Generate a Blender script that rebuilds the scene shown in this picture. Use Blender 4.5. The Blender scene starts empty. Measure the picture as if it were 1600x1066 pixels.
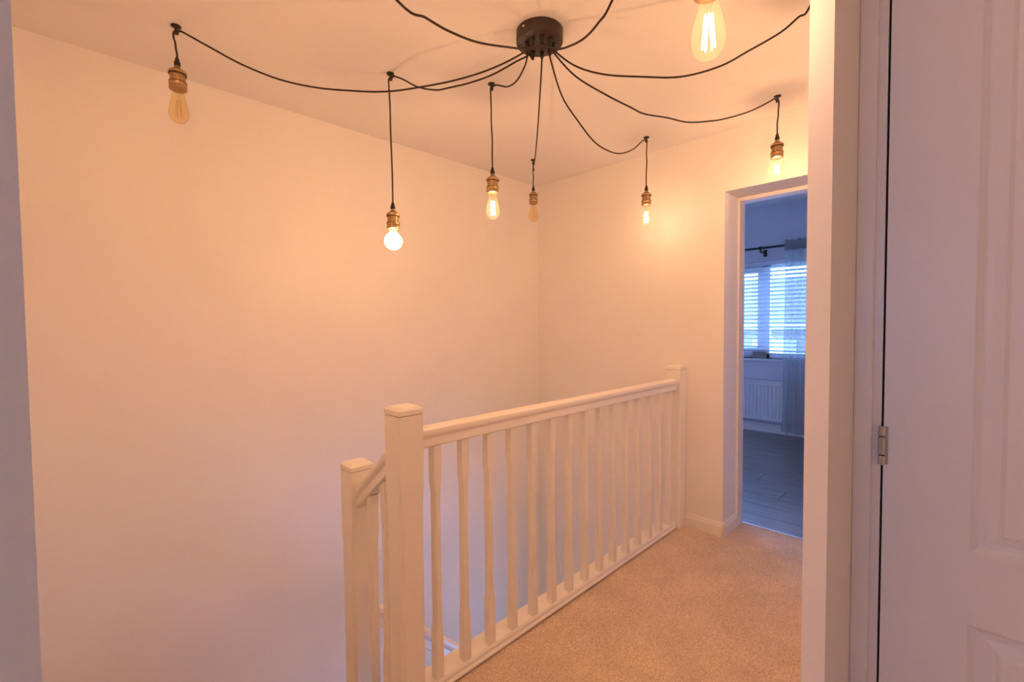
import bpy, bmesh, math, random
from mathutils import Vector, Matrix
random.seed(7)
sc = bpy.context.scene
C = sc.collection

# ------------------------------------------------------------------ camera
F, YAW, PITCH, ROLL, HC = 715.86, 45.327, 2.028, -0.5256, 1.2829   # f in px of the 1600x1066 frame
def cam_axes():
    y, p, r = (math.radians(a) for a in (YAW, PITCH, ROLL))
    fw = Vector((-math.sin(y)*math.cos(p), math.cos(y)*math.cos(p), -math.sin(p)))
    rt = Vector((math.cos(y), math.sin(y), 0)); up = rt.cross(fw)
    return math.cos(r)*rt + math.sin(r)*up, -math.sin(r)*rt + math.cos(r)*up, fw
RT, UP, FW = cam_axes()
CAM = Vector((0, 0, HC))
cd = bpy.data.cameras.new('camera'); cam = bpy.data.objects.new('camera', cd); C.objects.link(cam)
cd.sensor_width = 36; cd.lens = F/1600*36; cd.clip_start = .02; cd.clip_end = 200
cam.matrix_world = Matrix(((RT.x, UP.x, -FW.x, 0), (RT.y, UP.y, -FW.y, 0), (RT.z, UP.z, -FW.z, HC), (0, 0, 0, 1)))
sc.camera = cam
def ray(px, py): return (FW + RT*((px-800)/F) - UP*((py-533)/F)).normalized()
def on_z(px, py, z):
    d = ray(px, py); return CAM + d*((z-HC)/d.z)
def on_vplane(px, py, a, b):       # a pixel on the vertical plane through the points a and b
    n = Vector((-(b.y-a.y), b.x-a.x, 0)); d = ray(px, py)
    return CAM + d*((a-CAM).dot(n)/d.dot(n))

# ------------------------------------------------------------------ world, exposure
w = bpy.data.worlds.new('sky'); sc.world = w; w.use_nodes = True
bg = w.node_tree.nodes['Background']
bg.inputs[0].default_value = (.25, .435, 1.0, 1); bg.inputs[1].default_value = 12.0
vs = sc.view_settings
sc.cycles.max_bounces = 12; sc.cycles.diffuse_bounces = 9; sc.cycles.transparent_max_bounces = 20
vs.view_transform = 'Standard'; vs.look = 'None'; vs.gamma = 1; vs.use_curve_mapping = False; vs.exposure = 0.0
LAMP_W = 8.9; LAMP_COL = (1.0, .51, .255)
LAMP_REL = {'B': .64, 'C': .72, 'E': .24, 'F': .45, 'G': 1.7, 'H': .42, 'I': 1.35}
def portal(loc, rot, sx, sy):
    l = bpy.data.lights.new('window_portal', 'AREA'); l.shape = 'RECTANGLE'; l.size = sx; l.size_y = sy
    l.cycles.is_portal = True
    o = bpy.data.objects.new('window_portal', l); o.location = loc; o.rotation_euler = rot; C.objects.link(o)

# ------------------------------------------------------------------ materials
def mat(name, col, rough=.5, metal=0, noise=0, nscale=20, bump=0, bscale=200, coat=0, spec=.5, stretch=None):
    m = bpy.data.materials.new(name); m.use_nodes = True
    nt = m.node_tree; b = nt.nodes['Principled BSDF']
    b.inputs['Base Color'].default_value = (*col, 1); b.inputs['Roughness'].default_value = rough
    b.inputs['Metallic'].default_value = metal; b.inputs['Coat Weight'].default_value = coat
    b.inputs['Specular IOR Level'].default_value = spec
    tc = nt.nodes.new('ShaderNodeTexCoord'); src = tc.outputs['Object']
    if stretch:
        mp = nt.nodes.new('ShaderNodeMapping'); mp.inputs['Scale'].default_value = stretch
        nt.links.new(src, mp.inputs['Vector']); src = mp.outputs['Vector']
    if noise:
        n = nt.nodes.new('ShaderNodeTexNoise'); n.inputs['Scale'].default_value = nscale; n.inputs['Detail'].default_value = 6
        r = nt.nodes.new('ShaderNodeValToRGB')
        r.color_ramp.elements[0].position = .3; r.color_ramp.elements[1].position = .7
        r.color_ramp.elements[0].color = (*[c*(1-noise) for c in col], 1)
        r.color_ramp.elements[1].color = (*[min(1, c*(1+noise)) for c in col], 1)
        nt.links.new(src, n.inputs['Vector']); nt.links.new(n.outputs['Fac'], r.inputs['Fac'])
        nt.links.new(r.outputs['Color'], b.inputs['Base Color'])
    if bump:
        n = nt.nodes.new('ShaderNodeTexNoise'); n.inputs['Scale'].default_value = bscale; n.inputs['Detail'].default_value = 4
        bp = nt.nodes.new('ShaderNodeBump'); bp.inputs['Strength'].default_value = bump; bp.inputs['Distance'].default_value = .004
        nt.links.new(src, n.inputs['Vector']); nt.links.new(n.outputs['Fac'], bp.inputs['Height'])
        nt.links.new(bp.outputs['Normal'], b.inputs['Normal'])
    return m
M = {}
M['wall'] = mat('wall_paint', (.87, .845, .805), .6, noise=.015, nscale=2.5, bump=.03, bscale=140, spec=.25)
M['ceil'] = mat('ceiling_paint', (.85, .82, .775), .8, noise=.015, nscale=2, spec=.2)
M['trim'] = mat('gloss_white_paint', (.86, .825, .77), .32, noise=.03, nscale=6, bump=.02, bscale=60)
M['doorp'] = mat('satin_door_paint', (.90, .89, .87), .38, bump=.05, bscale=90, stretch=(6, 6, 1))
M['carpet'] = None
M['wallgrey'] = mat('bedroom_grey_paint', (.71, .71, .77), .7, noise=.02, nscale=3)
M['beige'] = mat('beige_paint', (.92, .75, .50), .7)  # unseen back room walls, toned to warm the daylight they bounce
M['hallwarm'] = mat('hall_warm_bounce', (.93, .68, .40), .6)  # unseen hall floor and walls, coloured to warm the daylight bounced upstairs
M['black'] = mat('black_metal', (.036, .022, .016), .42, spec=.4)
M['cord'] = mat('black_fabric_cord', (.030, .016, .011), .75, bump=.3, bscale=900)
M['grip'] = mat('black_plastic', (.008, .007, .007), .3)
M['brass'] = mat('antique_brass', (.46, .32, .17), .40, metal=1, noise=.2, nscale=90)
M['brassd'] = mat('dark_brass_groove', (.10, .055, .025), .45, metal=1)
M['steel'] = mat('polished_steel', (.62, .60, .58), .18, metal=1)
M['steeld'] = mat('hinge_gap', (.06, .045, .035), .5, metal=.6)
M['gap'] = mat('dark_gap', (.015, .012, .01), .9)
M['upvc'] = mat('white_upvc', (.80, .82, .85), .35)
M['slat'] = mat('white_blind_slat', (.78, .80, .84), .4)
M['rad'] = mat('radiator_enamel', (.78, .78, .78), .35)
M['pole'] = mat('dark_pole', (.015, .015, .018), .4)
M['cardbox'] = mat('grey_box_card', (.33, .30, .28), .7, noise=.2, nscale=40)
M['brick'] = mat('pale_brick', (.45, .40, .37), .85, noise=.2, nscale=3)
M['roof'] = mat('slate_roof', (.24, .24, .25), .7, noise=.25, nscale=2)
M['grass'] = mat('lawn', (.08, .12, .04), .9, noise=.3, nscale=1)
M['bar'] = mat('threshold_metal', (.75, .72, .68), .25, metal=1)

def carpet():
    m = bpy.data.materials.new('beige_carpet'); m.use_nodes = True; nt = m.node_tree
    b = nt.nodes['Principled BSDF']; b.inputs['Roughness'].default_value = .95
    b.inputs['Specular IOR Level'].default_value = .1; b.inputs['Sheen Weight'].default_value = .2
    tc = nt.nodes.new('ShaderNodeTexCoord')
    n1 = nt.nodes.new('ShaderNodeTexNoise'); n1.inputs['Scale'].default_value = 230; n1.inputs['Detail'].default_value = 3
    n2 = nt.nodes.new('ShaderNodeTexNoise'); n2.inputs['Scale'].default_value = 5; n2.inputs['Detail'].default_value = 4
    r1 = nt.nodes.new('ShaderNodeValToRGB'); e = r1.color_ramp.elements
    e[0].position = .34; e[0].color = (.57, .43, .315, 1); e[1].position = .64; e[1].color = (.92, .74, .56, 1)
    r2 = nt.nodes.new('ShaderNodeValToRGB'); e = r2.color_ramp.elements
    e[0].position = .35; e[0].color = (.86, .86, .86, 1); e[1].position = .65; e[1].color = (1, 1, 1, 1)
    mx = nt.nodes.new('ShaderNodeMix'); mx.data_type = 'RGBA'; mx.blend_type = 'MULTIPLY'; mx.inputs[0].default_value = 1
    bp = nt.nodes.new('ShaderNodeBump'); bp.inputs['Strength'].default_value = .8; bp.inputs['Distance'].default_value = .006
    L = nt.links.new
    L(tc.outputs['Object'], n1.inputs['Vector']); L(tc.outputs['Object'], n2.inputs['Vector'])
    L(n1.outputs['Fac'], r1.inputs['Fac']); L(n2.outputs['Fac'], r2.inputs['Fac'])
    L(r1.outputs['Color'], mx.inputs[6]); L(r2.outputs['Color'], mx.inputs[7]); L(mx.outputs[2], b.inputs['Base Color'])
    L(n1.outputs['Fac'], bp.inputs['Height']); L(bp.outputs['Normal'], b.inputs['Normal'])
    return m
M['carpet'] = carpet()
def plank_mat():
    m = bpy.data.materials.new('dark_oak_laminate'); m.use_nodes = True; nt = m.node_tree
    b = nt.nodes['Principled BSDF']; b.inputs['Roughness'].default_value = .30; b.inputs['Coat Weight'].default_value = .5; b.inputs['Coat Roughness'].default_value = .25
    tc = nt.nodes.new('ShaderNodeTexCoord'); mp = nt.nodes.new('ShaderNodeMapping'); mp.inputs['Scale'].default_value = (1.2, 16, 4)
    oi = nt.nodes.new('ShaderNodeObjectInfo')
    n = nt.nodes.new('ShaderNodeTexNoise'); n.noise_dimensions = '4D'; n.inputs['Scale'].default_value = 3; n.inputs['Detail'].default_value = 8
    r = nt.nodes.new('ShaderNodeValToRGB'); e = r.color_ramp.elements
    e[0].position = .25; e[0].color = (.10, .075, .06, 1); e[1].position = .8; e[1].color = (.27, .22, .19, 1)
    ml = nt.nodes.new('ShaderNodeMath'); ml.operation = 'MULTIPLY'; ml.inputs[1].default_value = 30
    L = nt.links.new
    L(tc.outputs['Object'], mp.inputs['Vector']); L(mp.outputs['Vector'], n.inputs['Vector'])
    L(oi.outputs['Random'], ml.inputs[0]); L(ml.outputs[0], n.inputs['W'])
    L(n.outputs['Fac'], r.inputs['Fac']); L(r.outputs['Color'], b.inputs['Base Color'])
    return m
M['plank'] = plank_mat()
def emis(name, col, s):
    m = bpy.data.materials.new(name); m.use_nodes = True; nt = m.node_tree
    b = nt.nodes['Principled BSDF']; b.inputs['Base Color'].default_value = (*col, 1)
    b.inputs['Emission Color'].default_value = (*col, 1); b.inputs['Emission Strength'].default_value = s
    return m
M['glow'] = emis('glowing_filament', (1, .86, .62), 45)
M['coldfil'] = mat('cold_filament', (.55, .36, .14), .4, metal=.5)
def thin_glass(name, tint, refl=.12, body=None, bodyfac=0):
    m = bpy.data.materials.new(name); m.use_nodes = True; nt = m.node_tree
    for n in list(nt.nodes): nt.nodes.remove(n)
    out = nt.nodes.new('ShaderNodeOutputMaterial'); tr = nt.nodes.new('ShaderNodeBsdfTransparent'); tr.inputs[0].default_value = (*tint, 1)
    gl = nt.nodes.new('ShaderNodeBsdfGlossy'); gl.inputs['Roughness'].default_value = .03
    lw = nt.nodes.new('ShaderNodeLayerWeight'); lw.inputs['Blend'].default_value = refl
    mx = nt.nodes.new('ShaderNodeMixShader'); L = nt.links.new
    mm = nt.nodes.new('ShaderNodeMath'); mm.operation = 'MULTIPLY'; mm.inputs[1].default_value = .4
    L(lw.outputs['Fresnel'], mm.inputs[0]); L(mm.outputs[0], mx.inputs[0]); L(gl.outputs[0], mx.inputs[2])
    if body:
        df = nt.nodes.new('ShaderNodeBsdfTranslucent'); df.inputs[0].default_value = (*body, 1)
        m2 = nt.nodes.new('ShaderNodeMixShader'); m2.inputs[0].default_value = bodyfac
        L(tr.outputs[0], m2.inputs[1]); L(df.outputs[0], m2.inputs[2]); L(m2.outputs[0], mx.inputs[1])
    else: L(tr.outputs[0], mx.inputs[1])
    L(mx.outputs[0], out.inputs[0]); return m
M['glass'] = thin_glass('clear_glass', (.97, .98, .98), .08)
M['amber'] = thin_glass('amber_glass', (.985, .91, .74), .10, (1, .75, .42), .06)
M['ambero'] = thin_glass('pale_amber_glass', (.99, .97, .90), .06, (1, .85, .6), .012)
M['opal'] = thin_glass('hazy_globe_glass', (1, .97, .9), .08, (1, .88, .7), .16)
def sheer():
    m = bpy.data.materials.new('sheer_voile'); m.use_nodes = True; nt = m.node_tree
    for n in list(nt.nodes): nt.nodes.remove(n)
    out = nt.nodes.new('ShaderNodeOutputMaterial'); tr = nt.nodes.new('ShaderNodeBsdfTransparent')
    df = nt.nodes.new('ShaderNodeBsdfDiffuse'); df.inputs[0].default_value = (.55, .55, .55, 1)
    tl = nt.nodes.new('ShaderNodeBsdfTranslucent'); tl.inputs[0].default_value = (.55, .56, .58, 1)
    a = nt.nodes.new('ShaderNodeMixShader'); a.inputs[0].default_value = .5
    b = nt.nodes.new('ShaderNodeMixShader'); b.inputs[0].default_value = .58; L = nt.links.new
    L(df.outputs[0], a.inputs[1]); L(tl.outputs[0], a.inputs[2]); L(tr.outputs[0], b.inputs[1]); L(a.outputs[0], b.inputs[2])
    L(b.outputs[0], out.inputs[0]); return m
M['sheer'] = sheer()
M['header'] = mat('curtain_header_tape', (.30, .31, .33), .9)

# ------------------------------------------------------------------ mesh helpers
def add_box(bm, lo, hi, bev=0):
    lo, hi = Vector(lo), Vector(hi)
    vs_ = [bm.verts.new((x, y, z)) for z in (lo.z, hi.z) for y in (lo.y, hi.y) for x in (lo.x, hi.x)]
    fs = [bm.faces.new([vs_[i] for i in f]) for f in ((0,2,3,1),(4,5,7,6),(0,1,5,4),(2,6,7,3),(0,4,6,2),(1,3,7,5))]
    if bev:
        es = {e for f in fs for e in f.edges}
        bmesh.ops.bevel(bm, geom=list(es), offset=bev, segments=2, profile=.6, affect='EDGES')
def add_prism(bm, poly, lo, hi, axis):       # extrude a 2D polygon along an axis; poly runs over the other two axes in order
    def P(u, v, t): return {'x': (t, u, v), 'y': (u, t, v), 'z': (u, v, t)}[axis]
    a = [bm.verts.new(P(u, v, lo)) for u, v in poly]; b = [bm.verts.new(P(u, v, hi)) for u, v in poly]
    n = len(poly); bm.faces.new(a); bm.faces.new(b[::-1])
    for i in range(n): bm.faces.new((a[i], b[i], b[(i+1) % n], a[(i+1) % n]))
def add_lathe(bm, prof, c, seg=24, rmod=None):
    rings = []
    for r, z in prof:
        if r < 1e-6: rings.append([bm.verts.new((c[0], c[1], c[2]+z))])
        else:
            rings.append([bm.verts.new((c[0]+r*math.cos(2*math.pi*k/seg), c[1]+r*math.sin(2*math.pi*k/seg), c[2]+z)) for k in range(seg)])
    for a, b in zip(rings, rings[1:]):
        if len(a) == len(b) == 1: continue
        for k in range(seg):
            k2 = (k+1) % seg
            if len(a) == 1: bm.faces.new((a[0], b[k], b[k2]))
            elif len(b) == 1: bm.faces.new((a[k], b[0], a[k2]))
            else: bm.faces.new((a[k], b[k], b[k2], a[k2]))
def spline(pts, n=8):
    pts = [Vector(p) for p in pts]; out = []
    for i in range(len(pts)-1):
        p0 = pts[max(i-1, 0)]; p1 = pts[i]; p2 = pts[i+1]; p3 = pts[min(i+2, len(pts)-1)]
        for k in range(n):
            t = k/n
            out.append(.5*((2*p1)+(p2-p0)*t+(2*p0-5*p1+4*p2-p3)*t*t+(3*p1-p0-3*p2+p3)*t**3))
    out.append(pts[-1]); return out
def add_tube(bm, pts, r, seg=8):
    pts = [Vector(p) for p in pts]; rings = []; prev = None
    for i, p in enumerate(pts):
        t = (pts[min(i+1, len(pts)-1)]-pts[max(i-1, 0)]).normalized()
        if prev is None:
            a = Vector((0, 0, 1)) if abs(t.z) < .9 else Vector((1, 0, 0)); prev = t.cross(a).normalized()
        u = (prev - t*prev.dot(t)).normalized(); v = t.cross(u); prev = u
        rr = r[i] if isinstance(r, (list, tuple)) else r
        rings.append([bm.verts.new(p+(u*math.cos(2*math.pi*k/seg)+v*math.sin(2*math.pi*k/seg))*rr) for k in range(seg)])
    for a, b in zip(rings, rings[1:]):
        for k in range(seg): bm.faces.new((a[k], a[(k+1) % seg], b[(k+1) % seg], b[k]))
    bm.faces.new(rings[0][::-1]); bm.faces.new(rings[-1])
def origin_of(o):
    v = Vector(o.location)
    return v + (origin_of(o.parent) if o.parent else Vector((0, 0, 0)))
def obj(name, bm, m, parent=None, smooth=False, kind=None, own=False):
    bmesh.ops.recalc_face_normals(bm, faces=bm.faces)
    xs = [v.co for v in bm.verts]
    lo = Vector([min(c[i] for c in xs) for i in range(3)]); hi = Vector([max(c[i] for c in xs) for i in range(3)])
    base = Vector(((lo.x+hi.x)/2, (lo.y+hi.y)/2, lo.z))
    po = origin_of(parent) if parent else Vector((0, 0, 0))
    for v in bm.verts: v.co -= base
    me = bpy.data.meshes.new(name); bm.to_mesh(me); bm.free(); me.materials.append(M[m] if isinstance(m, str) else m)
    o = bpy.data.objects.new(name, me); C.objects.link(o); o.location = base-po
    if parent: o.parent = parent
    if smooth:
        for p in me.polygons: p.use_smooth = True
        if smooth != 'all':
            e = me.attributes.new('sharp_edge', 'BOOLEAN', 'EDGE')
            b2 = bmesh.new(); b2.from_mesh(me)
            for k, ed in enumerate(b2.edges):
                e.data[k].value = len(ed.link_faces) == 2 and ed.calc_face_angle(0) > math.radians(35)
            b2.free()
    if kind: o['kind'] = kind
    return o
def B(name, lo, hi, m, parent=None, bev=0, kind=None):
    bm = bmesh.new(); add_box(bm, lo, hi, bev); return obj(name, bm, m, parent, kind=kind)
def boxes(name, lst, m, parent=None, kind=None):
    bm = bmesh.new()
    for lo, hi in lst: add_box(bm, lo, hi)
    return obj(name, bm, m, parent, kind=kind)
def tag(o, label, cat, group=None):
    o['label'] = label; o['category'] = cat
    if group: o['group'] = group
    return o
def thing(name, loc, label, cat):
    o = bpy.data.objects.new(name, None); o.location = loc; o.empty_display_size = .1; C.objects.link(o)
    return tag(o, label, cat)
def inst(src, off, parent):                  # a copy of a part that shares its mesh
    c = src.copy(); c.location = src.location+Vector(off); c.parent = parent; C.objects.link(c); return c
S = 'structure'
def lab(o, l): o['label'] = l; return o

# ------------------------------------------------------------------ room shell
H = 2.4; XL = -2.518; YF = 2.794; T = .12
XD = -1.045; ZD = 2.05; YR = 3.0; XR = -.29       # far doorway
YW = 5.87; HB = 2.63                              # bedroom window wall
ZB = -2.62                                        # downstairs
B('floor', (-1.40, -.14, -.25), (.8, YF+.0, 0), 'carpet', kind=S)
B('floor_doorway', (XD, YF, -.25), (XR, 3.09, 0), 'carpet', kind=S)
B('ceiling', (XL-T, -.4, H), (.8, YF+T, H+.1), 'ceil', kind=S)
B('wall_left', (XL-T, -.4, ZB), (XL, YF+T, H), 'wall', kind=S)
boxes('wall_far', [((XL, YF, ZB), (XD, YF+.21, H)), ((XD, YF, ZD), (XR, YF+.21, H)), ((XR, YF, -.25), (.8, YF+.21, H)),
                   ((XD, YF, ZB), (-1.0, YF+.21, -.25)), ((.6, YF, ZB), (.8, YF+.21, -.25)), ((-1.0, YF, -.65), (.6, YF+.21, -.25)), ((-1.0, YF, ZB), (.6, YF+.21, -2.05))], 'wall', kind=S)
# wall end beside the cupboard door, splayed towards the landing
YC, XC = .93, -.1733
YL_, XL_ = .945, -.2124
YDR = 1.17
bm = bmesh.new()
add_prism(bm, [(XC, YC), (XC, YDR+.02), (XC, YF), (-.285, YF), (-.285, 1.35), (XL_, YL_)], 0, H, 'z')
obj('wall_right', bm, 'wall', kind=S)
# near wall with the doorway the camera stands in (slightly out of square)
bm = bmesh.new()
add_prism(bm, [(-.32, -.0112), (XL, -.10), (XL, -.24), (-.32, -.14)], ZB, H, 'z')
add_prism(bm, [(.46, -.0112), (.8, -.0112), (.8, -.14), (.46, -.14)], 0, H, 'z')
add_prism(bm, [(-.32, -.0112), (.46, -.0112), (.46, -.14), (-.32, -.14)], 2.05, H, 'z')
obj('wall_near', bm, 'wall', kind=S)
boxes('wall_side', [((.68, -.14, 0), (.92, YF, H))], 'wall', kind=S)
# cupboard front: wall round the door
boxes('wall_cupboard', [((.66, YDR+.02, 0), (.8, YDR+.10, H)), ((XC, YDR+.02, 2.15), (.66, YDR+.10, H))], 'wall', kind=S)
# room behind the camera (unseen window, added to daylight the cupboard door)
RBx0, RBx1, RBy = -1.7, 1.6, -3.2
boxes('wall_back', [((RBx0-.1, RBy, 0), (RBx0, -.24, H)), ((.92, -.14, 0), (RBx1+.1, -.04, H)), ((RBx1, RBy, 0), (RBx1+.1, -.14, H)),
                    ((RBx0, RBy-.1, 0), (-.6, RBy, H)), ((.2, RBy-.1, 0), (RBx1, RBy, H)), ((-.6, RBy-.1, 0), (.2, RBy, 1.2)), ((-.6, RBy-.1, 1.8), (.2, RBy, H))], 'beige', kind=S)
B('floor_back', (RBx0, RBy, -.25), (RBx1, -.14, 0), 'carpet', kind=S)
B('ceiling_back', (RBx0-.1, RBy-.1, H), (RBx1+.1, -.4, H+.1), 'ceil', kind=S)
portal((-.2, RBy-.05, 1.5), (math.radians(90), 0, 0), .8, .6)
# downstairs hall; unseen window added to light the lower stair wall
B('floor_hall', (XL, -.24, ZB-.1), (.9, YF, ZB), 'hallwarm', kind=S)
boxes('wall_hall', [((.8, -.24, ZB), (.9, YF, -.25)), ((-.32, -.24, ZB), (.8, -.14, -.25))], 'hallwarm', kind=S)
portal((-.2, YF+.1, -1.35), (math.radians(-90), 0, 0), 1.6, 1.4)
# bedroom
bx0, bx1 = -5.8, .9
WX0, WX1, WZ0, WZ1 = -2.45, -.95, .86, 2.0
VX0, VX1, VZ0, VZ1 = -5.5, -2.9, .05, 2.3  # second opening, out of view, added to bring more daylight into the bedroom
boxes('wall_window', [((bx0, YW, -.1), (VX0, YW+.25, HB)), ((VX1, YW, -.1), (WX0, YW+.25, HB)), ((WX1, YW, -.1), (bx1, YW+.25, HB)), ((WX0, YW, -.1), (WX1, YW+.25, WZ0)), ((WX0, YW, WZ1), (WX1, YW+.25, HB)),
                      ((VX0, YW, -.1), (VX1, YW+.25, VZ0)), ((VX0, YW, VZ1), (VX1, YW+.25, HB))], 'wallgrey', kind=S)
boxes('wall_bedroom', [((bx0-.1, 3.09, -.1), (bx0, YW, HB)), ((bx1, 3.09, -.1), (bx1+.1, YW, HB)),
                       ((bx0, YF+.206, -.1), (XD, 3.09, HB)), ((XR, YF+.206, -.1), (bx1, 3.09, HB)), ((XD, YF+.206, ZD), (XR, 3.09, HB))], 'wallgrey', kind=S)
B('ceiling_bedroom', (bx0-.1, YF+.21, HB), (bx1+.1, YW+.25, HB+.1), 'ceil', kind=S)
portal(((WX0+WX1)/2, YW+.2, (WZ0+WZ1)/2), (math.radians(-90), 0, 0), WX1-WX0, WZ1-WZ0)

portal(((VX0+VX1)/2, YW+.2, (VZ0+VZ1)/2), (math.radians(-90), 0, 0), VX1-VX0, VZ1-VZ0)
# bedroom laminate floor: each plank its own piece
fb = B('floor_bedroom', (bx0, 3.09, -.1), (bx1, YW, -.012), 'gap', kind=S)
bm = bmesh.new(); add_box(bm, (0, 0, -.012), (1.278, .188, 0), .0015)
p0 = obj('plank', bm, 'plank', fb); first = True
fo = origin_of(fb); row = 0; y = 3.092
while y < YW-.02:
    x = bx0 + [.0, -.55, -.9, -.3][row % 4]
    while x < bx1:
        if x >= bx0-.001 and x+1.28 <= bx1+.001 and x > -4.0:
            loc = Vector((x+.639, y+.094, -.012))-fo
            if first: p0.location = loc; first = False
            else:
                c = p0.copy(); c.location = loc; c.parent = fb; C.objects.link(c)
        x += 1.28
    y += .19; row += 1

# skirting boards
def skirt(name, a, b, n, h=.083, t=.016, m='trim'):
    a, b, n = Vector(a), Vector(b), Vector(n)
    bm = bmesh.new()
    prof = [(0, 0), (t, 0), (t, h-.022), (t*.72, h-.016), (t*.6, h-.004), (t*.3, h), (0, h)]
    va = [bm.verts.new((a.x+n.x*d, a.y+n.y*d, a.z+z)) for d, z in prof]; vb = [bm.verts.new((b.x+n.x*d, b.y+n.y*d, b.z+z)) for d, z in prof]
    bm.faces.new(va); bm.faces.new(vb[::-1])
    for i in range(len(prof)): bm.faces.new((va[i], vb[i], vb[(i+1) % len(prof)], va[(i+1) % len(prof)]))
    return obj(name, bm, m, kind=S)
skirt('baseboard_far', (-1.272, YF, 0), (XD+.016, YF, 0), (0, -1, 0))
skirt('baseboard_reveal', (XD, YF-.016, 0), (XD, YR, 0), (1, 0, 0))
skirt('baseboard_window', (bx0, YW, 0), (bx1, YW, 0), (0, -1, 0), .10, .018)

# far door lining
bm = bmesh.new(); YB = 3.09
add_box(bm, (XD, YR, 0), (XD+.014, YB, ZD), .002); add_box(bm, (XR-.014, YR, 0), (XR, YB, ZD), .002)
add_box(bm, (XD+.014, YR, ZD-.022), (XR-.014, YB, ZD), .002)
lab(obj('trim_1', bm, 'trim', kind=S), 'white painted door lining of the doorway to the grey bedroom')
B('trim_2', (XD+.014, 3.078, 0), (XR-.014, 3.094, .004), 'bar', bev=.002, kind=S)

# ------------------------------------------------------------------ cupboard door
bm = bmesh.new()
add_box(bm, (XC, YDR-.014, 0), (-.1435, YDR+.02, 2.16), .003)
add_box(bm, (-.1435, YDR+.001, 0), (-.1295, YDR+.02, 2.15))
add_box(bm, (-.1435, YDR-.014, 2.135), (.66, YDR+.02, 2.16)); add_box(bm, (.645, YDR-.014, 0), (.66, YDR+.02, 2.15))
lab(obj('trim_3', bm, 'trim', kind=S), 'narrow white door frame beside the hinged panelled door')
door = bpy.data.objects.new('door_1', None); door.location = (-.1255, YDR, .008); C.objects.link(door); door['kind'] = S
dx0, dx1, dz0, dz1 = -.1255, .643, .008, 2.13
panels = []
for (px0, px1) in ((.0, .215), (.305, .52)):
    for (pz0, pz1) in ((.20, .725), (.858, 2.0)): panels.append((px0, px1, pz0, pz1))
bm = bmesh.new()
yf, yb = YDR, YDR+.04
xs = [dx0, 0, .215, .305, .52, dx1]; zs = [dz0, .20, .725, .858, 2.0, dz1]
for i in range(5):
    for j in range(5):
        if i in (1, 3) and j in (1, 3): continue
        v = [bm.verts.new(c) for c in ((xs[i], yf, zs[j]), (xs[i+1], yf, zs[j]), (xs[i+1], yf, zs[j+1]), (xs[i], yf, zs[j+1]))]
        bm.faces.new(v)
bmesh.ops.remove_doubles(bm, verts=bm.verts, dist=1e-5)
add_box(bm, (dx0, yf+.016, dz0), (dx1, yb, dz1))
for a, b_ in (((dx0, dz0), (dx0, dz1)), ((dx0, dz1), (dx1, dz1)), ((dx1, dz1), (dx1, dz0)), ((dx1, dz0), (dx0, dz0))):
    v = [bm.verts.new(c) for c in ((a[0], yf, a[1]), (b_[0], yf, b_[1]), (b_[0], yf+.016, b_[1]), (a[0], yf+.016, a[1]))]; bm.faces.new(v)
obj('door_leaf', bm, 'doorp', door)
for (a, b_, c, d) in panels:
    bm = bmesh.new(); rings = []
    for ins, dep in ((0, 0), (.003, .004), (.011, .0125), (.014, .0135), (.022, .0135), (.037, .0095), (.043, .001), (.047, 0)):
        rings.append([bm.verts.new(p) for p in ((a+ins, yf+dep, c+ins), (b_-ins, yf+dep, c+ins), (b_-ins, yf+dep, d-ins), (a+ins, yf+dep, d-ins))])
    for r0, r1 in zip(rings, rings[1:]):
        for k in range(4): bm.faces.new((r0[k], r0[(k+1) % 4], r1[(k+1) % 4], r1[k]))
    bm.faces.new(rings[-1]); obj('panel', bm, 'doorp', door)
B('gap_shadow', (-.1295, YDR+.012, 0), (-.1255, YDR+.02, 2.13), 'gap', door)
for hz in (1.035, 1.965, .17):
    cx, cy = -.1275, YDR-.005
    bm = bmesh.new(); add_box(bm, (cx+.004, cy+.0025, hz-.038), (cx+.0095, cy+.0055, hz+.038))
    hl = obj('hinge', bm, 'steel', door)
    for (z0, z1) in ((-.039, -.0205), (-.0185, .0165), (.0185, .039)):
        bm = bmesh.new(); add_lathe(bm, [(0, z0), (.0052, z0), (.0062, z0+.001), (.0062, z1-.001), (.0052, z1), (0, z1)], (cx, cy, hz), 20)
        obj('knuckle', bm, 'steel', hl, smooth=True)
    bm = bmesh.new(); add_lathe(bm, [(0, -.0385), (.0048, -.0385), (.0048, .0385), (0, .0385)], (cx, cy, hz), 14); obj('hinge_pin', bm, 'steeld', hl, smooth=True)

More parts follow.
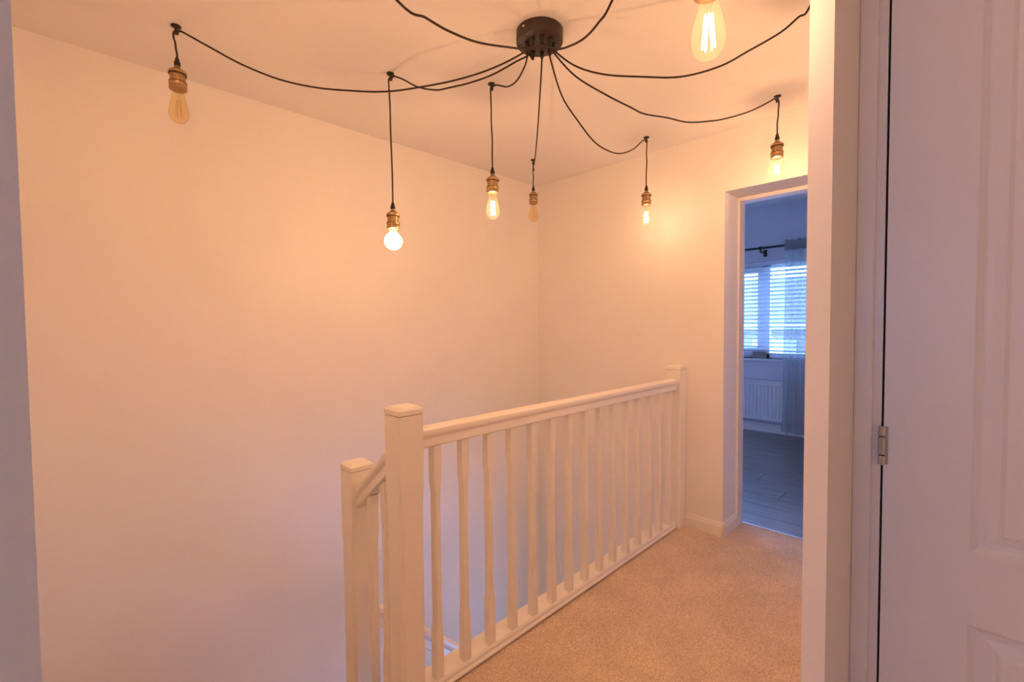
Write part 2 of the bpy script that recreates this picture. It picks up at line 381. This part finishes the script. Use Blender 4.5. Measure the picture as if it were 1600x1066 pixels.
# ------------------------------------------------------------------ balustrade
NX = -1.315; NY = .797                          # centre line of the landing rail, first newel
def newel(parent, x, y, z0, z1, w=.09, half=None):
    bm = bmesh.new(); h = w/2; c = .011
    secs = [(z0, 0), (z1-.985, 0), (z1-.94, c), (z1-.29, c), (z1-.245, 0), (z1, 0)]
    rings = []
    for z, k in secs:
        k = max(k, .0015)
        rings.append([bm.verts.new((x+a, y+b, z)) for a, b in ((-h+k, -h), (h-k, -h), (h, -h+k), (h, h-k), (h-k, h), (-h+k, h), (-h, h-k), (-h, -h+k))])
    for a, b in zip(rings, rings[1:]):
        for k in range(8): bm.faces.new((a[k], a[(k+1) % 8], b[(k+1) % 8], b[k]))
    bm.faces.new(rings[0][::-1]); bm.faces.new(rings[-1])
    n = obj('newel_post', bm, 'trim', parent)
    bm = bmesh.new(); rings = []
    for z, k in ((z1+.0015, h-.001), (z1+.003, h+.001), (z1+.018, h+.001), (z1+.027, h-.009), (z1+.0278, h-.0105)):
        rings.append([bm.verts.new((x+a*k, y+b*k, z)) for a, b in ((-1, -1), (1, -1), (1, 1), (-1, 1))])
    for a, b in zip(rings, rings[1:]):
        for k in range(4): bm.faces.new((a[k], a[(k+1) % 4], b[(k+1) % 4], b[k]))
    bm.faces.new(rings[0][::-1]); bm.faces.new(rings[-1]); obj('cap', bm, 'trim', n)
    bm = bmesh.new(); add_box(bm, (x-h+.004, y-h+.004, z1-.001), (x+h-.004, y+h-.004, z1+.0016)); obj('cap_joint', bm, 'brassd', n)
    return n
RAIL = [(-.022, 0), (.022, 0), (.026, .004), (.0265, .012), (.022, .024), (.021, .031), (.030, .040), (.0325, .050), (.030, .060), (.020, .067), (0, .069), (-.020, .067), (-.030, .060), (-.0325, .050), (-.030, .040), (-.021, .031), (-.022, .024), (-.0265, .012), (-.026, .004)]
def handrail(name, parent, a, b):                # extruded handrail; ends cut plumb
    a, b = Vector(a), Vector(b); d = (b-a); n = Vector((-d.y, d.x, 0)).normalized()
    s = math.sqrt(d.length_squared/(d.x**2+d.y**2)); bm = bmesh.new()
    va = [bm.verts.new(a+n*u+Vector((0, 0, v*s))) for u, v in RAIL]; vb = [bm.verts.new(b+n*u+Vector((0, 0, v*s))) for u, v in RAIL]
    bm.faces.new(va); bm.faces.new(vb[::-1]); N = len(RAIL)
    for i in range(N): bm.faces.new((va[i], vb[i], vb[(i+1) % N], va[(i+1) % N]))
    return obj(name, bm, 'trim', parent, smooth=True)
def baluster_bm(x, y, z0, z1, w=.032, zt=None, sk=0):
    bm = bmesh.new(); h = w/2; c = .0072; L = z1-z0
    rings = []
    for z, k in ((z0, .001), (z0+.165, .001), (z0+.20, c), (z1-.165, c), (z1-.13, .001), (z1, .001)):
        q = h if k < .002 else h-.0008
        rings.append([bm.verts.new((x+a, y+b, z + (sk*b if z in (z0, z1) else 0))) for a, b in ((-q+k, -q), (q-k, -q), (q, -q+k), (q, q-k), (q-k, q), (-q+k, q), (-q, q-k), (-q, -q+k))])
    for a, b in zip(rings, rings[1:]):
        for k in range(8): bm.faces.new((a[k], a[(k+1) % 8], b[(k+1) % 8], b[k]))
    bm.faces.new(rings[0][::-1]); bm.faces.new(rings[-1]); return bm
lb = thing('landing_balustrade', (NX, NY, 0), 'white painted balustrade with fifteen balusters along the edge of the beige carpet', 'balustrade')
newel(lb, NX, NY, -.35, .993)
YE = YF
# half newel fixed to the far wall
n2 = newel(lb, NX, YF-.046, -.25, .993)
handrail('handrail', lb, (NX, NY+.045, .871), (NX, YF-.091, .871))
bm = bmesh.new()
add_prism(bm, [(NX-.085, .004), (NX+.024, .005), (NX+.029, .009), (NX+.030, .016), (NX+.025, .022), (NX-.085, .022)], NY+.045, YF-.091, 'y')
for f in bm.faces: pass
obj('nosing', bm, 'trim', lb)
bm = bmesh.new()
add_prism(bm, [(NX-.026, .022), (NX+.022, .022), (NX+.022, .034), (NX+.016, .042), (NX-.026, .042)], NY+.045, YF-.091, 'y')
obj('base_rail', bm, 'trim', lb)
b0 = obj('baluster', baluster_bm(NX, .917, .042, .873), 'trim', lb)
for k in range(1, 15): inst(b0, (0, .1236*k, 0), lb)

sb = thing('stair_balustrade', (-1.665, .80, -.6), 'white painted stair balustrade going down from the lower newel post beside the wall', 'balustrade')
newel(sb, -1.665, .80, -1.1, .736)
handrail('handrail', sb, (-1.36, .80, .806), (-1.62, .80, .600))
for x in (-1.445, -1.545): obj('baluster', baluster_bm(x, .80, -.05 if x > -1.5 else -.25, .745+(x+1.445)*.79), 'trim', sb)
handrail('handrail', sb, (-1.665, .845, .11), (-1.665, 2.65, .11-1.805*.93))
bm = bmesh.new()
add_prism(bm, [(.845, -.78), (2.65, -.78-1.805*.93), (2.65, -1.04-1.805*.93), (.845, -1.04)], -1.685, -1.645, 'x'); obj('string_board', bm, 'trim', sb)
for k in range(7):
    y = .99+.2*k; obj('baluster', baluster_bm(-1.665, y, -.78-(y-.845)*.93-.02, .12-(y-.845)*.93), 'trim', sb)
# carpeted steps
st = thing('staircase', (-2.1, .8, ZB), 'carpeted winding staircase dropping behind the white balustrade', 'staircase')
B('step', (-1.64, -.03, -.4), (-1.40, .75, -.2), 'carpet', st)
bm = bmesh.new(); add_prism(bm, [(-1.64, -.03), (-1.64, .75), (XL+.002, -.06)], -.6, -.4, 'z'); obj('step', bm, 'carpet', st)
bm = bmesh.new(); add_prism(bm, [(-1.64, .752), (XL+.002, .80), (XL+.002, -.056)], -.8, -.6, 'z'); obj('step', bm, 'carpet', st)
for k in range(9): B('step', (XL+.002, .80+.215*k, -1.0-.2*k), (-1.715, .80+.215*(k+1), -.8-.2*k), 'carpet', st)

# ------------------------------------------------------------------ spider pendant light
rose = on_z(843, 50, H); rose.z = H
sp = thing('spider_pendant_light', rose, 'black ceiling rose with nine swagged black cords and brass bulb holders', 'pendant light')
bm = bmesh.new(); R = .089
add_lathe(bm, [(0, -.046), (R-.006, -.046), (R-.002, -.0445), (R, -.041), (R, 0), (0, 0)], rose, 48)
can = obj('canopy', bm, 'black', sp, smooth=True)
ss = on_z(817.5, 41, H-.02)
d = Vector((ss.x-rose.x, ss.y-rose.y, 0)).normalized()*R
bm = bmesh.new(); add_tube(bm, [rose+d*.97+Vector((0, 0, -.018)), rose+d*1.04+Vector((0, 0, -.018))], .0035, 10); lab(obj('side_screw', bm, 'upvc', can), 'small pale screw on the side of the rose')
hooks = {'A': (275, 43), 'B': (610, 117), 'C': (768, 133), 'D': (833, 251), 'E': (1010, 216), 'F': (1215, 152)}
HK = {k: on_z(px, py, H-.006) for k, (px, py) in hooks.items()}
HK['G'] = Vector((-.345, 1.76, H)); HK['H'] = Vector((-.371, .905, H)); HK['I'] = Vector((-1.0, .10, H))
for v in HK.values(): v.z = H
WP = {
 'A': [(816,82),(789,98),(750,114),(700,128),(633,140),(594,143.4),(554.6,142.2),(495.5,137.1),(436.4,124.1),(377.3,100.5),(330,75),(285,50)],
 'B': [(821,83),(807,96),(771,116),(735.7,129),(700,137.5),(680.7,140.7),(653,136),(629.5,124),(615,119)],
 'C': [(825.5,86),(819.4,105),(807,126.6),(792.7,135.5),(777,133)],
 'E': [(850.4,90),(860.4,117.6),(878,150),(903,189),(928,221),(949.6,235.3),(969,240),(988.8,233.5),(1004,220)],
 'F': [(860,86),(871,98),(899.6,119.4),(949.6,149.7),(985,167.6),(1006.6,178),(1042,184),(1074,191),(1107,189.5),(1132,185.8),(1169,175),(1197,161.8),(1209,155)],
 'G': [(866,82),(896,101.6),(942,116),(1003,120),(1063.6,120),(1124,104),(1169,80),(1219.5,50.7),(1247.7,26.7),(1261.7,16.9)],
 'H': [(871,76.6),(892.5,71),(914,58.8),(935,35.6),(956.7,0)],
 'I': [(817.6,76),(796,74),(746,66),(700,48),(665,27.6),(619.6,0)]}
# outlets: nine grips in a ring, ordered by the direction each cord leaves in
order = sorted(HK, key=lambda k: math.atan2(HK[k].y-rose.y, HK[k].x-rose.x))
angs = {k: math.atan2(HK[order[0]].y-rose.y, HK[order[0]].x-rose.x)+2*math.pi*i/9 for i, k in enumerate(order)}
DROP = {'A': (272, 193), 'B': (609, 391), 'C': (767, 343), 'D': (833, 347), 'E': (1010, 353), 'F': (1220, 277), 'H': (1105, 93)}
LIT = set('BCEFGHI'); GLOBE = set('BF')  # I, out of view, is switched on and placed for warm bounce light
def drop_z(k):
    if k == 'G': return 1.78
    if k == 'I': return 2.05
    p = HK[k]; px, py = DROP[k]
    # height at which the vertical through the hook meets this picture row
    lo, hi = .5, 2.4
    for _ in range(50):
        z = (lo+hi)/2; q = Vector((p.x, p.y, z))-CAM; v = 533-F*q.dot(UP)/q.dot(FW)
        if v > py: lo = z
        else: hi = z
    return z
grip = None; hook0 = None; parts = {}
ST = [(0, -.118), (.006, -.1175), (.016, -.114), (.026, -.105), (.031, -.093), (.032, -.082), (.0305, -.068), (.0265, -.048), (.022, -.028), (.0185, -.012), (.0165, -.002), (.016, .006)]
GL = [(0, -.090)] + [(.040*math.cos(math.radians(a)), -.050+.040*math.sin(math.radians(a))) for a in range(-80, 61, 10)] + [(.0172, -.0125), (.016, -.006), (.0155, .006)]
HOLD = [(0, .093), (.007, .093), (.007, .087), (.010, .0855), (.024, .0735), (.0285, .070), (.0285, .061), (.0235, .0585), (.0235, .033), (.0285, .0305), (.0285, .020), (.0275, .0185), (.0285, .016), (.0285, .005), (.0235, .002), (.018, .002), (0, .004)]
for k in 'ABCDEFGHI':
    a = angs[k]; out = rose+Vector((math.cos(a)*.052, math.sin(a)*.052, -.046))
    bm = bmesh.new(); add_lathe(bm, [(0, -.026), (.0045, -.026), (.0062, -.021), (.0075, -.009), (.0085, -.007), (.0085, 0), (0, 0)], out, 14)
    obj('cord_grip', bm, 'grip', can, smooth=True)
    hk = HK[k]
    # ceiling hook: a disc, a short stud and an eye
    bm = bmesh.new(); add_lathe(bm, [(0, -.007), (.012, -.007), (.0165, -.004), (.0165, 0), (0, 0)], hk, 20)
    add_lathe(bm, [(0, -.030), (.0075, -.030), (.0085, -.027), (.0085, -.020), (.005, -.018), (.005, -.006), (0, -.006)], hk, 14)
    obj('ceiling_hook', bm, 'black', sp, smooth=True)
    eye = hk+Vector((0, 0, -.022))
    tip = out+Vector((0, 0, -.025))
    hd = Vector((hk.x-out.x, hk.y-out.y, 0)); hn = hd.normalized()
    pts = [out+Vector((0, 0, -.012)), tip+Vector((0, 0, -.006))]
    if k == 'D':
        for t, s in ((.15, .05), (.35, .09), (.6, .10), (.85, .07), (.97, .035)):
            q = tip.lerp(eye, t); q.z -= s; pts.append(q)
        q = eye+Vector((.012, -.01, -.045)); pts += [q, eye+Vector((.012, -.004, -.055)), eye+Vector((.004, -.004, -.03))]
    else:
        w3 = [on_vplane(px, py, out, hk) for px, py in WP[k]]
        # keep waypoints that advance from the rose to the hook and stay below the ceiling
        last = .02
        for q in w3:
            s = Vector((q.x-out.x, q.y-out.y, 0)).dot(hn)
            if last < s < hd.length-.015 and 1.9 < q.z < H-.01: pts.append(q); last = s
        if k in 'HI':
            q = pts[-1].lerp(eye, .55); q.z -= .012; pts.append(q)
        pts.append(eye-hn*.012+Vector((0, 0, .002)))
    zb = drop_z(k); L = .090 if k in GLOBE else .118
    zg = zb+L                                    # bottom of the holder / top of the glass
    side = Vector((-hn.y, hn.x, 0))
    low = Vector((hk.x, hk.y, zg+.119))
    pts += [eye+hn*.008, eye+hn*.010+Vector((0, 0, -.02))]
    n = 5; z0 = pts[-1].z
    for i in range(1, n):
        t = i/n; q = Vector((hk.x, hk.y, z0+(low.z-z0)*t)) + hn*.010*(1-t)**2 + side*.0016*math.sin(i*2.1+ord(k)); pts.append(q)
    pts.append(low)
    bm = bmesh.new(); add_tube(bm, spline(pts, 6), .0034, 8)
    obj('cord', bm, 'cord', sp, smooth='all')
    base = Vector((hk.x, hk.y, zg))
    bm = bmesh.new(); add_lathe(bm, HOLD, base, 28)
    ho = obj('lamp_holder', bm, 'brass', sp, smooth=True)
    bm = bmesh.new(); add_lathe(bm, [(.0045, .122), (.006, .120), (.0085, .108), (.0105, .104), (.0105, .092), (0, .092)], base, 16); obj('strain_relief', bm, 'grip', ho, smooth=True)
    for z in (.0600, .0305):
        bm = bmesh.new(); add_lathe(bm, [(.0255, z-.0018), (.0291, z-.0014), (.0291, z+.0010), (.0255, z+.0014)], base, 28); obj('groove_ring', bm, 'brassd', ho, smooth=True)
    bm = bmesh.new()
    for i in range(18):
        t = 2*math.pi*i/18; c = base+Vector((math.cos(t)*.0236, math.sin(t)*.0236, 0)); add_tube(bm, [c+Vector((0, 0, .032)), c+Vector((0, 0, .058))], .0013, 5)
    obj('fluting', bm, 'brass', ho)
    a2 = ord(k)*1.7; c = base+Vector((math.cos(a2)*.027, math.sin(a2)*.027, .064)); e = Vector((math.cos(a2), math.sin(a2), 0))
    bm = bmesh.new(); add_tube(bm, [c, c+e*.006], .004, 10); obj('side_knob', bm, 'brass', ho)
    # bulb
    lit = k in LIT
    bm = bmesh.new(); add_lathe(bm, GL if k in GLOBE else ST, base, 32)
    bu = obj('bulb', bm, 'opal' if k == 'B' else ('ambero' if lit else 'amber'), sp, smooth='all')
    lab(bu, ('glowing round globe bulb' if k in GLOBE else 'glowing pear shaped bulb') if lit else 'unlit amber pear shaped bulb')
    bm = bmesh.new(); add_lathe(bm, [(0, -.040), (.003, -.040), (.004, -.022), (.010, -.008), (.013, .002), (0, .004)], base, 16); obj('stem', bm, 'glass', bu, smooth='all')
    fc = -.052 if k in GLOBE else -.066
    bm = bmesh.new()
    rr, hh = ((.012, .022) if k in GLOBE else (.0115, .031))
    for i in range(6):
        t = 2*math.pi*i/6; t2 = t+.35
        add_tube(bm, [base+Vector((math.cos(t)*rr*.6, math.sin(t)*rr*.6, fc+hh)), base+Vector((math.cos(t2)*rr, math.sin(t2)*rr, fc-hh))], .0014 if lit else .0006, 6)
    obj('filament', bm, 'glow' if lit else 'coldfil', bu)
    if lit:
        spots = [(0, .0135)] if k in GLOBE else [(.017, .0095), (0, .0105), (-.017, .0105)]
        for dz, rad in spots:
            l = bpy.data.lights.new('bulb_light', 'POINT'); l.energy = LAMP_W*LAMP_REL[k]/len(spots); l.color = LAMP_COL; l.shadow_soft_size = rad
            o = bpy.data.objects.new('bulb_light', l); C.objects.link(o); o.parent = sp; o.location = base+Vector((0, 0, fc+dz))-rose

# ------------------------------------------------------------------ bedroom things
win = bpy.data.objects.new('window_1', None); win.location = ((WX0+WX1)/2, YW, WZ0); C.objects.link(win); win['kind'] = S
y0, y1 = YW+.14, YW+.20
bm = bmesh.new()
for lo, hi in (((WX0, y0, WZ0), (WX1, y1, WZ0+.06)), ((WX0, y0, WZ1-.06), (WX1, y1, WZ1)), ((WX0, y0, WZ0), (WX0+.06, y1, WZ1)), ((WX1-.06, y0, WZ0), (WX1, y1, WZ1)),
               ((-1.79, y0, WZ0), (-1.72, y1, WZ1))): add_box(bm, lo, hi)
obj('window_frame', bm, 'upvc', win)
bm = bmesh.new()
for lo, hi in (((WX0+.06, y0-.012, WZ0+.06), (-1.79, y1-.01, WZ0+.12)), ((WX0+.06, y0-.012, WZ1-.12), (-1.79, y1-.01, WZ1-.06)),
               ((WX0+.06, y0-.012, WZ0+.12), (WX0+.12, y1-.01, WZ1-.12)), ((-1.85, y0-.012, WZ0+.12), (-1.79, y1-.01, WZ1-.12))): add_box(bm, lo, hi)
obj('casement', bm, 'upvc', win)
B('pane', (WX0+.12, YW+.165, WZ0+.12), (-1.85, YW+.171, WZ1-.12), 'glass', win)
B('pane', (-1.72, YW+.165, WZ0+.06), (WX1-.06, YW+.171, WZ1-.06), 'glass', win)
B('window_sill', (WX0-.05, YW-.035, WZ0-.028), (WX1+.05, YW+.14, WZ0), 'upvc', win, bev=.004)
# venetian blind
bl = thing('venetian_blind', (-1.7, YW+.08, WZ0), 'white horizontal venetian blind with open slats in the bedroom window', 'blind')
B('head_rail', (WX0+.02, YW+.045, WZ1-.045), (WX1-.02, YW+.105, WZ1-.002), 'slat', bl)
bm = bmesh.new(); tl = math.radians(-20)
v = []
for i in range(5):
    u = -.025+.0125*i; z = .003*(1-(u/.025)**2)
    v.append((u*math.cos(tl)-z*math.sin(tl)+YW+.075, u*math.sin(tl)+z*math.cos(tl)))
poly = [(yy, zz+WZ0+.09) for yy, zz in v] + [(yy, zz+WZ0+.087) for yy, zz in v[::-1]]
add_prism(bm, poly, WX0+.025, WX1-.025, 'x')
s0 = obj('slat', bm, 'slat', bl)
for k in range(1, 22): inst(s0, (0, 0, .0465*k), bl)
B('bottom_rail', (WX0+.025, YW+.052, WZ0+.045), (WX1-.025, YW+.098, WZ0+.062), 'slat', bl)
for x in (WX0+.2, -1.7, WX1-.2):
    bm = bmesh.new(); add_tube(bm, [(x, YW+.048, WZ0+.05), (x, YW+.048, WZ1-.04)], .0015, 6); obj('ladder_cord', bm, 'slat', bl)
# curtain pole and sheer curtain
ZP = 2.126; YP = YW-.175
cp = thing('curtain_pole', (-1.7, YP, ZP), 'thin black curtain pole above the bedroom window', 'curtain pole')
bm = bmesh.new(); add_tube(bm, [(-2.75, YP, ZP), (-.62, YP, ZP)], .0125, 14); obj('rod', bm, 'pole', cp, smooth=True)
for x in (-2.6, -1.733, -.75):
    bm = bmesh.new(); add_box(bm, (x-.015, YP-.018, ZP-.018), (x+.015, YP+.018, ZP+.018), .003); add_box(bm, (x-.006, YP+.01, ZP-.05), (x+.006, YW-.012, ZP-.03)); add_box(bm, (x-.007, YP-.007, ZP-.05), (x+.007, YP+.012, ZP-.01)); add_box(bm, (x-.018, YW-.012, ZP-.08), (x+.018, YW, ZP+.0)); obj('bracket', bm, 'pole', cp)
for x, s in ((-2.75, -1), (-.62, 1)):
    bm = bmesh.new(); add_lathe(bm, [(0, -.022), (.015, -.017), (.022, 0), (.015, .017), (0, .022)], (x+s*.015, YP, ZP), 16); obj('finial', bm, 'pole', cp, smooth='all')
cu = thing('sheer_curtain', (-1.2, YP, .05), 'grey sheer voile curtain gathered at the side of the bedroom window', 'curtain')
def curtain(z0, z1, nz, m, name, thick=0, amp=1.0):
    bm = bmesh.new(); grid = []; NXs = 120
    for j in range(nz+1):
        z = z0+(z1-z0)*j/nz; t = (ZP-z)/2.1; row = []
        for i in range(NXs+1):
            u = i/NXs; x = -1.475-.03*t+.78*u
            y = YP + amp*(.022*math.sin(u*2*math.pi*9+1.2*math.sin(u*5)+.4*t)+.010*math.sin(u*2*math.pi*21+t))*(.75+.25*math.sin(u*17))
            row.append(bm.verts.new((x, y-thick, z)))
        grid.append(row)
    for a, b in zip(grid, grid[1:]):
        for i in range(NXs): bm.faces.new((a[i], a[i+1], b[i+1], b[i]))
    return obj(name, bm, m, cu, smooth='all')
curtain(.06, ZP-.05, 14, 'sheer', 'drape')
def header():
    bm = bmesh.new(); grid = []
    for sgn in (-1, 1):
        pass
    ring = []
    N = 90
    for i in range(N+1):
        u = i/N; x = -1.485+.79*u; wv = .006*math.sin(u*2*math.pi*26)+.003*math.sin(u*47)
        top = ZP+.055+.008*math.sin(u*2*math.pi*13)+.005*math.sin(u*41)
        ring.append([bm.verts.new(p) for p in ((x, YP-.012+wv, top), (x, YP-.020+wv, ZP+.025), (x, YP-.024+wv, ZP), (x, YP-.018+wv*1.6, ZP-.055), (x, YP+.018+wv*1.6, ZP-.055), (x, YP+.024+wv, ZP), (x, YP+.020+wv, ZP+.025), (x, YP+.010+wv, top))])
    for a, b in zip(ring, ring[1:]):
        for k in range(7): bm.faces.new((a[k], b[k], b[k+1], a[k+1]))
    return obj('gathered_header', bm, 'header', cu, smooth='all')
header()
# radiator
RX0, RX1, RZ0, RZ1, RY = -2.45, -1.05, .155, .61, YW-.115
ra = thing('radiator', (-1.75, RY, RZ0), 'white ribbed panel radiator under the bedroom window', 'radiator')
bm = bmesh.new(); n = int((RX1-RX0)/.04); prof = [(RX0, RY+.012)]
for i in range(n):
    x = RX0+.04*i; prof += [(x+.010, RY), (x+.030, RY), (x+.034, RY+.009), (x+.040, RY+.009)]
prof += [(RX1, RY+.04), (RX0, RY+.04)]
def rz(bm, prof, z0, z1):
    a = [bm.verts.new((x, y, z0)) for x, y in prof]; b = [bm.verts.new((x, y, z1)) for x, y in prof]
    for i in range(len(prof)): bm.faces.new((a[i], a[(i+1) % len(prof)], b[(i+1) % len(prof)], b[i]))
rz(bm, prof, RZ0+.03, RZ1-.045)
obj('ribbed_panel', bm, 'rad', ra)
boxes('flat_rim', [((RX0, RY-.001, RZ0), (RX1, RY+.04, RZ0+.032)), ((RX0, RY-.001, RZ1-.047), (RX1, RY+.04, RZ1-.02))], 'rad', ra)
B('top_grille', (RX0-.004, RY-.004, RZ1-.02), (RX1+.004, YW-.025, RZ1), 'rad', ra, bev=.003)
for x in (RX0-.004, RX1): B('side_panel', (x, RY, RZ0), (x+.004, YW-.025, RZ1-.02), 'rad', ra)
for x in (RX0+.2, RX1-.2): B('wall_bracket', (x-.02, RY+.04, RZ0+.05), (x+.02, YW-.002, RZ1-.06), 'rad', ra)
bm = bmesh.new(); add_tube(bm, [(RX1+.03, RY+.03, .0), (RX1+.03, RY+.03, RZ0+.03)], .0075, 10); add_tube(bm, [(RX1+.004, RY+.03, RZ0+.03), (RX1+.05, RY+.03, RZ0+.03)], .011, 10); add_tube(bm, [(RX1+.03, RY+.03, RZ0+.03), (RX1+.03, RY+.03, RZ0+.10)], .017, 12); obj('valve', bm, 'rad', ra)
# small box on the sill
bx = thing('sill_box', (-1.785, YW+.0, WZ0), 'small grey box standing on the bedroom window sill', 'box')
B('box_body', (-1.853, YW-.02, WZ0), (-1.716, YW+.04, WZ0+.062), 'cardbox', bx, bev=.002); B('box_lid', (-1.856, YW-.023, WZ0+.062), (-1.713, YW+.043, WZ0+.08), 'cardbox', bx, bev=.002)

# ------------------------------------------------------------------ outside the bedroom window
B('ground', (-40, YW+.3, -2.9), (20, 60, -2.8), 'grass', kind=S)
hs = thing('neighbour_house', (-8, 20, -2.8), 'pale brick house with a slate roof seen through the blind', 'house')
B('wall', (-16, 18, -2.8), (-3, 26, 1.25), 'brick', hs)
bm = bmesh.new(); add_prism(bm, [(17.6, 1.2), (22, 3.1), (26.4, 1.2), (26.4, 1.05), (17.6, 1.05)], -16.4, -2.6, 'x'); obj('roof', bm, 'roof', hs)
bm = bmesh.new(); add_tube(bm, [(-16.4, 17.55, 1.12), (-2.6, 17.55, 1.12)], .09, 8); obj('gutter', bm, 'upvc', hs)
bm = bmesh.new(); add_tube(bm, [(-6.2, 17.85, -2.8), (-6.2, 17.85, 1.1)], .06, 8); obj('downpipe', bm, 'upvc', hs)
for x in (-13, -9.5, -5):
    wf = B('window', (x-.7, 17.93, -.6), (x+.7, 18.02, .7), 'upvc', hs)
    for q in (-.66, .04): B('pane', (x+q, 17.90, -.54), (x+q+.62, 17.94, .64), 'glass', wf)
